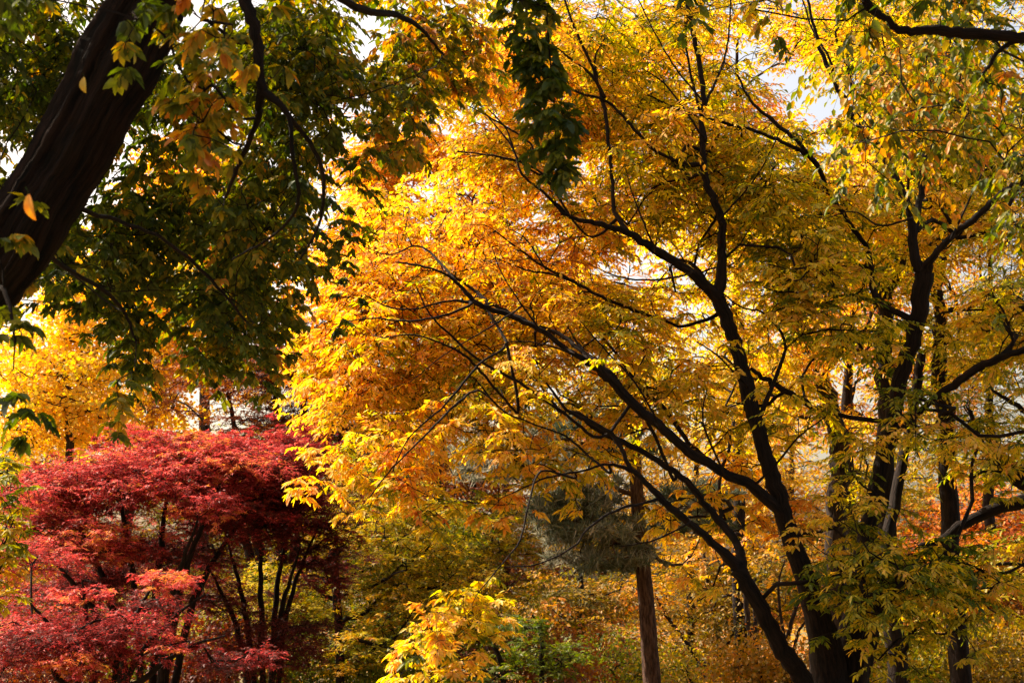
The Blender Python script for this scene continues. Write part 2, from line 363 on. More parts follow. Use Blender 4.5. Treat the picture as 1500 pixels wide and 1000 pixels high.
# ------------------------------------------------------------------ ground
def build_ground():
    xs = np.concatenate([np.linspace(-260, -40, 12), np.linspace(-36, 36, 110), np.linspace(40, 260, 12)])
    ys = np.concatenate([np.linspace(-60, -4, 8), np.linspace(-2, 60, 100), np.linspace(66, 400, 14)])
    X, Y = np.meshgrid(xs, ys); Z = gz(X, Y) + .03 * np.sin(X * 2.1) * np.sin(Y * 1.7)
    v = np.stack([X, Y, Z], -1).reshape(-1, 3); nx = len(xs)
    i = np.arange(len(ys) - 1)[:, None] * nx + np.arange(nx - 1)[None]
    f = np.stack([i, i + 1, i + nx + 1, i + nx], -1).reshape(-1, 4)
    m = bpy.data.materials.new('leafy_ground'); m.use_nodes = True; t = m.node_tree; L = t.links.new; b = t.nodes['Principled BSDF']
    b.inputs['Roughness'].default_value = .95
    tc = t.nodes.new('ShaderNodeTexCoord'); n = t.nodes.new('ShaderNodeTexVoronoi'); n.inputs['Scale'].default_value = 11; L(tc.outputs['Object'], n.inputs['Vector'])
    n2 = t.nodes.new('ShaderNodeTexNoise'); n2.inputs['Scale'].default_value = .6; n2.inputs['Detail'].default_value = 6; L(tc.outputs['Object'], n2.inputs['Vector'])
    cr = t.nodes.new('ShaderNodeValToRGB'); e = cr.color_ramp.elements; e[0].color = (.06, .032, .014, 1); e[1].color = (.26, .12, .03, 1); x = e.new(.5); x.color = (.13, .07, .02, 1)
    L(n.outputs['Color'], cr.inputs[0])
    mx = t.nodes.new('ShaderNodeMix'); mx.data_type = 'RGBA'; L(n2.outputs[0], mx.inputs[0]); L(cr.outputs[0], mx.inputs[6]); mx.inputs[7].default_value = (.09, .10, .03, 1); L(mx.outputs[2], b.inputs['Base Color'])
    bp = t.nodes.new('ShaderNodeBump'); bp.inputs['Distance'].default_value = .03; L(n.outputs[0], bp.inputs['Height']); L(bp.outputs[0], b.inputs['Normal'])
    o = mesh_obj('ground', v, f, 4, m, smooth=True); o['kind'] = 'structure'; o['label'] = 'park ground strewn with fallen autumn leaves'
    # litter
    N = 70000; x = rng.uniform(-22, 22, N); y = rng.uniform(5, 46, N)
    k = np.abs(x) < y * .45 + 3; x, y = x[k], y[k]; N = len(x)
    c = np.stack([x, y, gz(x, y) + .03 * np.sin(x * 2.1) * np.sin(y * 1.7) + .015 + .03 * rng.random(N)], -1)
    a = rng.random(N) * 6.283; d = norm(np.stack([np.cos(a), np.sin(a), rng.normal(0, .3, N)], -1)); nr = norm(np.array([0, 0, 1.]) + rng.normal(0, .4, (N, 3)))
    ln = .10 * (.7 + .6 * rng.random(N)); v, f, nf = leaf_arrays(c, d, nr, ln, ln * .5, 'rhomb')
    tone = np.clip(.62 + .2 * np.sin(x * .7) * np.cos(y * .5) + rng.normal(0, .12, N), 0, 1)
    o = mesh_obj('leaf_litter', v, f, 3, M['orange'], tone=np.repeat(tone, nf)); tag(o, 'fallen orange and yellow leaves lying over the ground', 'leaf litter', kind='stuff')
build_ground()

# ------------------------------------------------------------------ the golden many-stemmed tree (the main one)
t = Tree('zelkova_tree', 'large many-stemmed golden and green tree with long dark limbs, filling middle and right', 'tree', (1222, 11), bark='bark', L=.060, W=.022, nleaf=11, slen=.27, pad=(.5, .10), natt=14, nspray=3, dens=.66, dshift=.9, clear=.42, wscale=.57, maxr=.018, droop=.52, twig=.0042)
# stems
t.path([(1190,None,11,120),(1212,1010,11,96),(1205,930,10.9,74),(1180,850,10.8,52),(1150,760,10.8,44),(1128,690,10.8,42),(1108,620,10.8,40),(1092,560,10.9,38),(1075,500,11,34),(1052,436,11,36)],'trunk',14,.12)
t.path([(1225,None,11.1,120),(1245,1010,11.1,92),(1250,930,11.1,80),(1262,850,11.1,60),(1275,760,11.2,42),(1300,650,11.2,40),(1318,560,11.2,38),(1342,480,11.1,36),(1354,400,11,46)],'trunk',14,.12)
t.path([(1205,None,10.8,100),(1180,1010,10.6,52),(1150,960,10.5,48),(1118,900,10.4,46),(1088,845,10.3,44),(1078,828,10.3,36)],'trunk',12,.12)
t.path([(1262,1000,11.3,44),(1285,880,11.6,36),(1300,790,11.9,32),(1322,680,12.2,30),(1338,600,12.3,26),(1350,520,12.4,22)],'trunk',9,.1)
LM = [
 # left leader's crown limbs
 [(1052,436,11,34),(1058,380,11,22),(1056,320,11,20),(1040,280,11,19),(1029,235,11,17),(1030,150,11,15),(1022,80,11,13),(1008,10,11,11),(1000,-80,11,9),(985,-230,11,6)],
 [(1052,436,11,34),(1012,400,10.9,24),(960,366,10.7,22),(920,342,10.6,18),(880,328,10.5,14),(835,318,10.4,11),(812,300,10.3,6)],
 [(1028,240,11,14),(1000,238,11,11),(960,220,11,9),(930,190,11,8),(890,150,11,7),(840,132,11,6),(800,100,11.2,4)],
 [(922,342,10.6,12),(900,310,10.7,11),(897,260,10.8,10),(892,215,10.9,10),(885,160,11,11),(870,105,11,9),(850,60,11,8),(832,15,11,6),(815,-60,11,4)],
 [(885,140,11,8),(865,110,11,8),(840,90,11,6),(822,75,11,4)],
 [(876,125,11,6),(872,85,11,5),(886,56,11,3)],
 [(905,320,10.7,10),(860,345,10.6,5),(800,262,10.4,7),(770,240,10.4,6),(720,228,10.3,5),(670,222,10.3,4)],
 [(800,262,10.4,6),(760,235,10.4,5),(742,190,10.4,4),(715,160,10.4,3)],
 [(835,318,10.4,9),(800,285,10.3,7),(765,255,10.2,6),(750,215,10.2,5),(710,165,10.2,3)],
 [(780,215,10.3,5),(740,185,10.3,5),(685,155,10.3,3)],
 # long left limb
 [(1148,752,10.8,38),(1100,712,10.7,30),(1060,692,10.6,27),(1010,662,10.5,26),(965,622,10.4,25),(925,590,10.4,26),(895,556,10.4,28),(868,534,10.4,26)],
 [(868,534,10.4,22),(840,518,10.3,15),(790,482,10.2,14),(745,462,10.2,14),(700,444,10.1,15),(670,415,10.1,9),(650,400,10,7),(610,388,10,6),(580,384,10,4)],
 [(895,548,10.4,18),(860,520,10.6,13),(820,490,10.8,12),(780,474,10.9,12),(740,455,11,11),(712,440,11.1,11),(695,425,11.2,8),(660,400,11.3,6),(640,380,11.3,4)],
 [(704,446,10.1,10),(660,440,10,6),(610,452,9.9,5),(570,450,9.9,4),(535,432,9.9,3)],
 [(690,446,10,7),(650,462,9.8,7),(600,470,9.7,6),(545,466,9.7,5),(500,472,9.7,3)],
 [(700,444,10.1,9),(670,415,10.4,7),(645,385,10.6,6),(612,360,10.8,5),(560,372,10.8,3),(480,330,10.9,2)],
 [(868,534,10.5,14),(832,480,10.9,3)],
 [(712,450,10.3,7),(730,480,10.2,7),(742,500,10.1,8)],
 [(925,590,10.4,12),(910,570,10.8,8),(880,530,11,6)],
 [(760,600,10.3,8),(740,585,10.3,7),(705,545,10.2,7),(680,520,10.1,6),(640,500,10,5),(600,490,10,4),(560,495,10,3)],
 [(880,640,10.3,9),(820,600,10.3,8),(760,560,10.2,8),(705,530,10.1,7),(665,495,10,6),(630,460,10,5),(610,420,10,3)],
 # second leaning stem, forked twice
 [(1078,828,10.3,34),(1050,800,10.2,22),(1010,765,10.1,20),(978,740,10,19),(955,715,10,16),(925,690,10,12),(892,680,10,8),(850,690,9.9,6),(800,700,9.9,5),(750,722,9.9,4)],
 [(1085,836,10.3,34),(1082,800,10.5,22),(1055,765,10.6,20),(1030,735,10.6,18),(1005,705,10.6,17),(965,676,10.6,15),(920,650,10.6,13),(880,632,10.6,13),(845,606,10.6,13),(818,600,10.6,9),(790,560,10.6,5)],
 [(925,690,10,10),(900,640,10,11),(860,615,10,12),(830,600,10,9),(800,560,10,5)],
 [(965,730,10,9),(900,748,9.7,7),(860,775,9.5,6),(840,800,9.3,5),(790,825,9,4),(740,830,8.9,3)],
 [(840,700,9.9,6),(792,690,9.7,6),(775,735,9.4,6),(762,790,9.2,5),(740,820,9,4),(700,868,8.8,3)],
 [(890,690,10,7),(830,640,10.2,6),(780,620,10.2,5),(735,600,10,5),(700,560,10,5)],
 [(735,600,10,5),(700,572,9.8,6),(665,595,9.6,6),(620,640,9.4,5),(575,685,9.2,4),(540,730,9.2,3)],
 [(735,512,10,6),(700,535,9.8,6),(655,590,9.6,6),(600,640,9.5,4),(575,690,9.4,3)],
 [(985,700,10.6,9),(960,640,10.8,9),(930,590,11,9),(900,560,11.1,7),(870,520,11.2,5)],
 [(1058,690,10.7,12),(1010,650,11,12),(975,600,11.2,12),(940,570,11.3,11),(905,520,11.4,8),(880,490,11.5,5)],
 # inner and right limbs
 [(1108,620,10.8,14),(1150,510,11,9),(1120,460,11.1,6),(1085,450,11.2,5),(1060,430,11.3,4)],
 [(1052,436,11.2,12),(1010,385,11.6,11),(970,378,11.8,9),(930,345,12,7)],
 [(1050,460,11.2,12),(1000,478,11.2,9),(968,466,11.2,8),(930,455,11.1,10),(880,434,11,9),(840,412,11,9),(800,392,11,7),(760,365,11,5),(725,338,11,4)],
 [(845,414,11,8),(810,402,11,6),(770,395,11,5),(728,378,11,3)],
 [(800,395,11,5),(770,350,11.1,4),(745,335,11.2,3)],
 [(1354,400,11,38),(1340,378,11,30),(1335,320,11,24),(1318,275,11,21),(1290,222,11,18),(1258,185,11,17),(1238,150,11,15),(1210,95,11,13),(1195,50,11,9),(1185,10,11,7),(1175,-80,11,5)],
 [(1354,400,11,38),(1365,378,10.9,18),(1395,345,10.8,18),(1425,322,10.7,17),(1465,285,10.6,14),(1500,262,10.5,12),(1560,220,10.4,8)],
 [(1340,340,11,22),(1348,285,11.1,20),(1352,240,11.1,18),(1365,200,11.2,14),(1372,170,11.2,8),(1392,60,11.3,5)],
 [(1238,150,11,9),(1246,120,11,8),(1225,55,11,6),(1228,40,11,4)],
 [(1222,110,11,8),(1212,80,11,7),(1190,45,11.1,5),(1170,-20,11.2,4)],
 [(1246,118,11,6),(1240,60,11,4)],
 [(1285,440,11.4,16),(1272,370,11.5,13),(1240,320,11.5,12),(1212,275,11.5,11),(1192,235,11.4,12),(1160,215,11.4,10),(1115,195,11.4,9),(1060,180,11.4,8),(1005,165,11.4,6),(950,140,11.4,4)],
 [(1192,235,11.4,10),(1165,205,11.3,11),(1130,175,11.3,10),(1100,148,11.3,7),(1080,110,11.3,5)],
 [(1200,600,11.5,12),(1165,580,11.2,16),(1125,558,11,14),(1100,540,10.9,9)],
 [(1300,650,11.2,14),(1360,590,11,17),(1395,565,10.9,22),(1430,540,10.8,22),(1470,522,10.7,20),(1510,508,10.6,18),(1600,470,10.4,12)],
 [(1035,150,11,8),(1060,90,11.2,6),(1068,40,11.3,5),(1072,-40,11.3,4)],
 [(1034,200,11,8),(1010,100,11.2,7),(1005,50,11.2,6),(1010,0,11.2,5)],
]
LM += [
 [(790,482,10.1,5),(760,440,10,4),(735,400,10,3),(720,360,10,2)], [(840,518,10.1,5),(800,505,9.9,4),(755,500,9.8,3),(700,515,9.7,2)],
 [(745,462,10.0,5),(700,490,9.8,4),(650,520,9.7,3),(600,560,9.6,2)], [(965,622,10.2,6),(930,560,10.1,5),(880,505,10.1,4),(850,470,10.1,2)],
 [(1012,400,10.7,6),(960,410,10.5,5),(905,405,10.4,4),(860,385,10.4,2)], [(960,366,10.6,6),(940,320,10.5,5),(925,280,10.5,3),(915,240,10.5,2)],
 [(1090,560,10.7,6),(1050,520,10.6,5),(1020,500,10.6,3)], [(1056,320,10.8,7),(1100,270,10.8,5),(1130,220,10.8,4),(1150,170,10.8,2)],
 [(1030,150,10.8,6),(990,100,10.8,5),(960,50,10.8,4),(935,0,10.8,3)], [(1029,200,10.8,6),(980,130,10.8,5),(940,100,10.8,3)],
 [(1318,275,10.8,7),(1290,180,10.8,6),(1300,110,10.8,5),(1290,40,10.8,3)], [(1335,320,10.8,7),(1290,330,10.8,5),(1250,310,10.8,4),(1210,320,10.8,2)],
 [(1395,345,10.7,6),(1440,250,10.7,5),(1460,190,10.7,3)], [(1128,690,10.6,7),(1170,640,10.5,5),(1210,610,10.5,4)], [(1290,222,10.8,6),(1330,150,10.8,5),(1340,90,10.8,3)],
 [(1060,692,10.5,6),(1030,620,10.4,5),(1035,570,10.4,3)], [(1010,765,10,6),(960,790,9.8,5),(910,800,9.7,3)],
]
for q in LM: t.path(q, 'limb', 8 if q[0][3] > 15 else 6, .10, n=6)
R = [ # x, y, depth, rx, ry, rdepth, pads, tone
 (560,330,11.6,70,80,.9,20,.65),(500,420,11.2,60,75,.7,24,.64),(475,530,10.8,55,70,.5,24,.60),(590,430,11.3,110,100,.9,34,.63),(550,560,10.7,95,80,.8,34,.60),(540,480,10,70,80,.5,7,.6),(640,520,10.8,90,80,.8,14,.54),
 (590,660,9.5,70,55,.5,13,.58),(590,720,9.3,50,40,.4,9,.57),(500,690,9.4,55,30,.4,7,.59),(700,320,11.3,130,90,1.2,26,.63),(760,420,11,130,90,1.2,26,.57),(700,600,10,80,60,.7,11,.52),
 (780,540,10.3,100,80,1,20,.52),(690,110,10.8,90,90,1.2,20,.50),(760,200,10.6,110,80,1.1,18,.54),(850,60,11,130,80,1.3,26,.52),(900,180,11,130,90,1.4,26,.50),(870,280,10.8,90,60,1,14,.52),
 (1010,70,11.2,120,90,1.5,26,.47),(1040,200,11,110,90,1.5,24,.44),(970,280,10.6,90,60,1.2,14,.50),(1110,330,11,110,80,1.3,22,.42),(940,470,10.8,100,70,1.2,18,.50),(1050,570,10.6,90,70,1.2,14,.46),
 (1180,270,11.4,100,70,1.3,14,.50),(1290,90,12,100,100,1.2,22,.44),(1390,240,11.8,100,90,1.1,24,.46),(1250,330,11,90,70,1.3,16,.46),(1170,430,10.7,90,70,1.3,18,.44),(1250,480,10.6,80,60,1.1,12,.44),
 (1400,330,11.2,90,60,1.0,16,.54),(1420,470,10.4,90,50,1.2,14,.48),(1380,620,10.3,110,50,1.1,15,.44),(1160,600,10.4,80,60,1.1,14,.50),(1080,660,10.2,90,50,.9,12,.54),(1030,750,10,60,40,.8,7,.55),
 (900,600,10.2,80,60,.9,12,.52),(860,680,9.8,80,40,.6,8,.52),(690,745,9.3,70,22,.4,7,.50),(780,660,9.6,60,40,.5,5,.52),(1240,760,9.8,90,50,.8,13,.34),(1250,850,9.3,90,40,.7,14,.30),(1370,830,9.6,110,50,.8,17,.34),(1320,930,9.5,70,50,.6,9,.38),(1440,690,10.6,70,16,.6,4,.5),(1470,830,10,60,30,.6,6,.5),
 (680,905,8.3,52,22,.4,20,.50),(625,940,8.0,52,18,.4,14,.50),(640,985,7.9,70,20,.3,16,.50),(1090,780,10,70,60,.7,7,.6),
 (800,-170,11.2,250,110,2,14,.5),(1150,-190,11.4,250,130,2.2,20,.46),(1450,-100,11.4,160,120,2,16,.48),(1600,250,11,110,200,1.8,26,.5),(1620,560,11,110,150,1.8,16,.5),(1050,-420,11.6,350,140,2.2,14,.5),(1200,200,14,300,280,1.4,30,.48),(1000,480,13.2,260,180,1.0,26,.52),
]
t.done(R)

# ------------------------------------------------------------------ the dark shade tree near by, upper left
t = Tree('shade_tree', 'dark thick furrowed trunk leaning across the upper left corner, with green hanging leaves', 'tree', (-330, 6.2), bark='bark_near', leaf='shade', tmpl='lens', L=.058, W=.029,
         pad=(.34, .14), natt=12, nspray=2, nleaf=10, slen=.18, droop=.7, weep=.08, twig=.0022, tone_n=(.10, .10, .10), dens=.85, clear=.3, wscale=.9, maxr=.02)
t.path([(-330,None,6.2,210),(-260,1100,6.1,160),(-190,800,6.0,140),(-110,560,5.9,128),(-40,430,5.8,122),(40,325,5.7,114),(95,240,5.7,110),(150,135,5.7,108),(205,30,5.7,112),(250,-60,5.7,100),(330,-260,5.8,80),(400,-520,6,56),(460,-760,6.2,30)],'trunk',84,.16,n=12)
for q in [
 [(250,-60,5.7,50),(330,-60,5.6,28),(362,10,5.5,20),(378,70,5.5,17),(384,128,5.5,14),(420,165,5.5,8),(430,235,5.5,7),(436,300,5.6,5),(400,345,5.8,4),(340,380,6,3)],
 [(384,128,5.5,15),(376,180,5.6,10),(350,240,5.7,8),(330,290,5.8,5)],
 [(330,-60,5.6,26),(440,-40,6,20),(520,10,6.4,12),(600,30,7,8),(650,80,7.4,4)],
 [(330,-260,5.8,50),(500,-280,6,36),(680,-220,6.2,20),(780,-100,6.2,8),(798,10,6.2,4),(806,90,6.2,3),(812,170,6.2,2),(815,250,6.2,1)],
 [(60,290,5.7,20),(130,310,5.9,9),(230,345,6.4,7),(300,400,6.8,7),(360,470,7,4)],
 [(40,330,5.7,16),(80,380,6,8),(170,440,6.6,6),(200,500,6.8,4)],
 [(420,165,5.5,10),(470,240,5.8,7),(470,320,6,5),(440,380,6.2,4)],
 [(-40,430,5.8,30),(0,420,5.2,8),(20,480,5,4),(20,540,5,2)],
 [(330,-260,5.8,40),(200,-330,5.4,26),(60,-260,5,16),(0,-120,4.8,8)],
 [(400,-520,6,40),(600,-520,7,24),(800,-420,8,14)],
 [(400,-520,6,40),(200,-560,6,24),(-100,-400,6,14)],
]: t.path(q, 'limb', 10 if q[0][3] > 25 else 6, .14, n=7)
t.done([
 # deep, finer part of the crown
 (60,70,8.4,110,90,1.2,48,.30),(-20,20,7.6,80,50,.8,16,.3),(-60,260,8,90,140,1.2,18,.36),(250,110,8.8,80,80,1.2,20,.36),(440,50,9,90,60,1.2,34,.42),(460,160,9,75,60,1.2,26,.42),(400,100,8.6,60,80,1,14,.36),(430,250,8.8,75,60,1.2,22,.38),(340,320,8.8,90,50,1.2,22,.36),(200,330,8.8,80,45,1.2,20,.34),(90,370,8.2,100,32,1.2,16,.36),
 (330,420,9,90,35,1.2,20,.38),(380,455,9,45,32,.8,12,.44),(300,480,9,45,18,.8,7,.42),(195,430,8.6,45,32,.7,9,.36),(200,490,8.6,40,30,.5,9,.34),(380,510,9,36,26,.6,10,.42),(310,520,9,36,18,.6,7,.42),(150,420,8.4,60,20,.8,8,.36),(480,350,9,30,36,.6,7,.38),(600,50,9.4,60,50,1,22,.52),(580,140,9.4,50,50,1,20,.52),(670,40,9.6,60,50,.8,14,.56),(540,240,9.2,26,40,.6,5,.42),(500,420,9.2,16,20,.3,2,.4),(240,210,8.6,50,40,.8,8,.36),
 # nearer hanging sprays with bigger leaves
 (300,30,5.3,50,45,.4,9,.66),(290,150,5.4,45,30,.3,6,.70),(330,170,5.6,40,30,.3,5,.66),(200,30,5.0,36,12,.2,4,.40),(255,90,5.2,18,22,.2,2,.5),(20,-10,4.2,60,10,.2,4,.25),(14,362,5.2,20,14,.2,3,.5),(20,380,5.4,24,20,.2,2,.45),(400,60,5.6,16,40,.2,3,.6),
 (788,75,6.2,20,24,.16,7,.28),(800,125,6.2,28,26,.16,8,.30),(815,185,6.2,24,26,.16,7,.30),(818,245,6.2,12,28,.10,5,.30),(765,4,6.2,22,14,.15,8,.30),(15,500,5,10,18,.1,2,.40),(12,540,5,6,14,.1,1,.40),(30,572,5.2,22,4,.08,2,.34),(180,560,6.4,12,10,.1,1,.45),
 (80,-260,7.8,260,70,1.2,46,.4),(480,-280,7.8,240,80,1.2,44,.4),(200,-460,6.6,400,140,2,60,.4),(650,-460,7.4,350,120,1.8,36,.4),(-330,0,7.4,150,260,1.2,40,.4),(-350,-350,6.6,220,240,1.6,40,.4),  # unseen crown above and left, made dense to shade the leaves below
])

# ------------------------------------------------------------------ the overhanging tree, upper right (trunk beyond the frame)
t = Tree('overhanging_tree', 'dark bare horizontal branch reaching in at the upper right with drooping green and orange leaves', 'tree', (1950, 7.2), bark='bark_near', leaf='shade', L=.060, W=.030,
         pad=(.34, .16), natt=7, nspray=2, nleaf=8, slen=.22, droop=.75, weep=.25, twig=.0022, tone_n=(.14, .12, .12), dens=.75, clear=.25, wscale=.82, maxr=.02)
t.path([(1950,None,7.2,170),(1930,700,7.2,130),(1900,300,7.2,115),(1850,80,7.2,95),(1820,-100,7.2,80),(1780,-400,7.2,50),(1760,-700,7.2,20)],'trunk',20,.15,n=9)
for q in [[(1850,80,7.2,50),(1700,75,7,34),(1560,62,6.9,24),(1500,56,6.8,21),(1430,50,6.8,19),(1370,45,6.8,17),(1322,46,6.8,14),(1300,30,6.8,11),(1275,12,6.8,15),(1255,-20,6.8,13),(1180,-120,6.8,8)],
 [(1700,75,7,20),(1600,120,6.8,11),(1520,60,6.8,9),(1470,70,6.8,9),(1440,108,6.8,6)],
 [(1820,-100,7.2,50),(1600,-160,7,30),(1400,-140,6.8,18),(1200,-120,6.8,10),(1080,-60,6.8,5)],
 [(1700,75,7,16),(1640,180,7.4,11),(1560,260,7.8,7)]]: t.path(q, 'limb', 10, .12, n=7)
t.done([(1330,90,8.8,110,60,.9,24,.60),(1400,160,8.8,80,60,.9,18,.62),(1290,190,8.4,60,50,.7,12,.54),(1440,60,8,60,40,.7,10,.42),(1470,200,8.2,50,60,.7,10,.45),(1130,15,6.8,70,20,.3,5,.42),(1300,10,6.8,120,25,.4,10,.45),(1490,130,7,40,60,.5,6,.5),
 (985,20,6.6,14,20,.1,2,.4),(1540,250,7.6,70,60,.5,7,.5),(1400,-220,7.2,300,70,1,64,.45),(1720,-60,7,100,200,1,24,.45)])  # pads above the frame are unseen, packed thick to darken the leaves under them

# ------------------------------------------------------------------ trunks and crowns just behind the main tree
def simple(name, label, base, stems, regions, **kw):
    t = Tree(name, label, 'tree', base, **kw)
    for st in stems: t.path(st[1], st[0], 9, .10, n=6)
    t.done(regions); return t
simple('broadleaf_tree', 'tree with a grey scarred trunk directly behind the golden tree, forked high up', (1225,16),
 [('trunk',[(1225,None,16,52),(1222,900,16,46),(1226,740,16,36),(1232,660,16,36),(1218,600,16,34),(1200,540,16,30),(1180,490,16,26),(1160,440,16.1,20)]),('limb',[(1165,450,16,20),(1145,425,16,18),(1130,380,16,17),(1120,330,16,10),(1105,260,16,6)]),('limb',[(1165,450,16,14),(1150,400,16,14),(1135,375,16,13),(1110,300,16,8)]),('limb',[(1205,550,16,18),(1245,490,16,13),(1250,450,16,6)])],
 [(1120,300,16,160,140,2,30,.52),(1180,470,16,120,90,1.5,18,.55),(1060,560,16,130,90,1.5,18,.5),(1250,640,16,100,80,1.2,9,.5)], bark='bark_grey', natt=12, nspray=3, L=.07, W=.027, nleaf=10, slen=.32, droop=.5, wscale=.85)
simple('broadleaf_tree', 'upright dark-trunked tree behind the forked right stem, seen between its two branches', (1310,14),
 [('trunk',[(1310,None,14,46),(1302,850,14,40),(1296,640,14,36),(1296,520,14,36),(1298,420,14,32),(1294,300,14,26),(1290,200,14,20),(1285,60,14,12),(1280,-60,14,6)]),('limb',[(1298,430,14,18),(1318,400,14,14),(1330,360,14,8)]),('limb',[(1298,330,14,16),(1302,270,14,14),(1304,180,14,12),(1300,100,14,6)])],
 [(1300,150,14,130,160,1.6,22,.5),(1300,400,14,100,90,1.2,12,.5),(1350,-80,14,180,120,1.8,24,.5)], natt=12, nspray=3, nleaf=10, L=.065, W=.025, slen=.32, droop=.5, wscale=.72)
simple('broadleaf_tree', 'tree behind the thick right-hand limb with a short straight dark trunk showing', (1385,15),
 [('trunk',[(1400,None,15,44),(1395,800,15,38),(1388,640,15,34),(1378,560,15,32),(1374,500,15,28),(1380,380,15,20),(1400,200,15,10)])],
 [(1400,400,15.4,110,120,1.5,26,.50),(1460,500,15.4,80,120,1.4,18,.42),(1440,180,15.4,120,120,1.5,24,.5)], natt=12, nspray=3, nleaf=10, L=.065, W=.025, slen=.32, droop=.5, wscale=.72)
simple('broadleaf_tree', 'mossy-limbed tree at the right edge, its bare crooked boughs reaching in from outside the picture', (1640,12),
 [('trunk',[(1640,None,12,90),(1640,900,12,74),(1620,780,12,62),(1600,600,12,50),(1620,400,12,36),(1600,250,12,20)]),('limb',[(1620,780,12,44),(1560,745,12,26),(1500,735,12,22),(1450,748,12,18),(1405,770,12,15),(1380,790,12,14),(1345,800,12,6)]),('limb',[(1620,760,12,44),(1540,715,12,34),(1495,698,12,32),(1470,676,12,22),(1440,655,12,12),(1420,600,12,6)]),('limb',[(1610,700,12,24),(1560,640,12.3,12),(1500,600,12.5,8),(1450,570,12.6,4)])],
 [(1480,640,12.4,70,60,.6,5,.42),(1600,500,12,120,160,1.2,20,.45),(1440,860,12.4,80,50,.7,7,.5),(1620,800,12,120,80,1,10,.45)], leaf='olive', natt=8, nspray=2, nleaf=8)
# ------------------------------------------------------------------ pine
t = Tree('pine_tree', 'pine with one straight reddish trunk lit on its left side and greyish needle sprays', 'pine', (965,17), bark='bark_pine', leaf='needle', tmpl='needle', L=.13, W=.016, pad=(.40,.03), natt=18, nspray=1, nleaf=34, dens=1.0, cloud=True, spread=.022, droop=-.35, twig=.004, tone_n=(.12,.12,.15), wscale=.68)
t.path([(962,None,17,52),(955,1000,17,40),(948,900,17,35),(941,820,17,31),(934,740,17,27),(930,660,17,24),(925,560,17,16),(915,460,17,8)],'trunk',16,.10,n=9)
for q in [[(934,730,17,12),(890,710,17,9),(840,715,17,6),(790,700,17,4)],[(930,660,17,10),(860,650,17,8),(790,640,17,6),(720,660,17,4)],[(941,800,17,9),(975,825,17,7),(1000,826,17,5)],[(938,770,17,8),(890,800,17,7),(840,840,17,4)],[(932,700,17,8),(960,760,17,7),(1000,740,17,5)]]: t.path(q,'limb',7,.1,n=5)
t.done([(735,665,16.6,60,50,.7,9,.75),(830,700,16.8,70,50,.8,8,.6),(880,810,16.8,60,30,.6,6,.7),(900,650,17,70,60,.8,8,.45),(860,770,17,80,40,.7,8,.6),(830,750,17,50,40,.6,8,.5),(1010,740,17,60,40,.7,8,.35),(790,620,17,60,30,.6,6,.45),(910,560,17,50,50,.6,6,.4)])

# ------------------------------------------------------------------ red maples, lower left
def fan(bx, d, tops, w=14, by=None):
    out = []
    for (x, y, dd) in tops:
        out.append(('trunk', [(bx + (x - bx) * .05, None, d + (dd - d) * .05, w * 1.3), (bx + (x - bx) * .18, 1040 if d < 16 else 960, d + (dd - d) * .2, w * 1.1), (bx + (x - bx) * .42, (y + 1000) / 2 + 20, d + (dd - d) * .4, w), (bx + (x - bx) * .72, y * .75 + 250, d + (dd - d) * .8, w * .6), (x, y, dd, w * .28)]))
    return out
MK = dict(bark='bark', leaf='red', tmpl='maple3', L=.048, W=.048, pad=(.45,.04), natt=14, nspray=4, nleaf=10, slen=.24, wscale=.7, droop=.12, twig=.0025, tone_n=(.16,.10,.09))
simple('red_maple', 'bright crimson maple with layered feathery sprays, its top lit, at the lower left', (215,14),
 fan(215,14,[(90,720,14),(170,690,13.6),(250,680,14.2),(330,690,13.6),(380,720,14.4),(60,800,13.4),(290,760,13.2)],15),
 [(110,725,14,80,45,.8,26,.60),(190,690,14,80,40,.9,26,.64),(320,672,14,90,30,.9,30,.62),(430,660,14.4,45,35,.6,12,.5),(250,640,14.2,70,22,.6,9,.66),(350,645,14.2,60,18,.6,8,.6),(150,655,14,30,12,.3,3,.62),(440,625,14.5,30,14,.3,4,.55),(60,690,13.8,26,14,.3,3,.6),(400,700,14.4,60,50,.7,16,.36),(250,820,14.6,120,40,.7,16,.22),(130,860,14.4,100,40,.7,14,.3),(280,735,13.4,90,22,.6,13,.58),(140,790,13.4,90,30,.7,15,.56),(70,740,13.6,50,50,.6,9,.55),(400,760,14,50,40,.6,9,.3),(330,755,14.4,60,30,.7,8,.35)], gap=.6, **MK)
simple('red_maple', 'low dark maroon maple with pinkish sprays near the bottom edge beneath the crimson one', (120,11.5),
 fan(140,11.5,[(40,880,11.3),(120,850,11.2),(230,850,11.6),(300,870,11.4),(330,930,11.2),(-30,900,11.4)],13),
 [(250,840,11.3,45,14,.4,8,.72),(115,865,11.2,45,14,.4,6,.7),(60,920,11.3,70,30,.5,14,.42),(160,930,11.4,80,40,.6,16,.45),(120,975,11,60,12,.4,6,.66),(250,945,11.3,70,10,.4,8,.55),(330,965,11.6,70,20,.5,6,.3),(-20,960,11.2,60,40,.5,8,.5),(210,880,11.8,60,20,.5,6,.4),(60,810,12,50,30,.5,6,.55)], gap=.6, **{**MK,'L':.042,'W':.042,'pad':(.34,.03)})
simple('red_maple', 'shaded dark red maple with bare dividing stems, standing right of the crimson one', (400,15),
 fan(385,15,[(330,780,15),(380,740,15),(430,720,15.2),(470,760,15),(300,820,14.8),(440,800,14.6)],12),
 [(400,730,15,80,40,.8,26,.25),(450,700,15.2,50,50,.7,16,.28),(340,730,15,60,40,.7,14,.35),(470,790,15,50,40,.5,9,.2),(400,930,14.6,80,50,.6,14,.2),(500,830,15.5,60,30,.6,6,.2),(330,880,15.2,60,50,.6,8,.2)], gap=.6, **{**MK,'tone_n':(.08,.06,.06)})
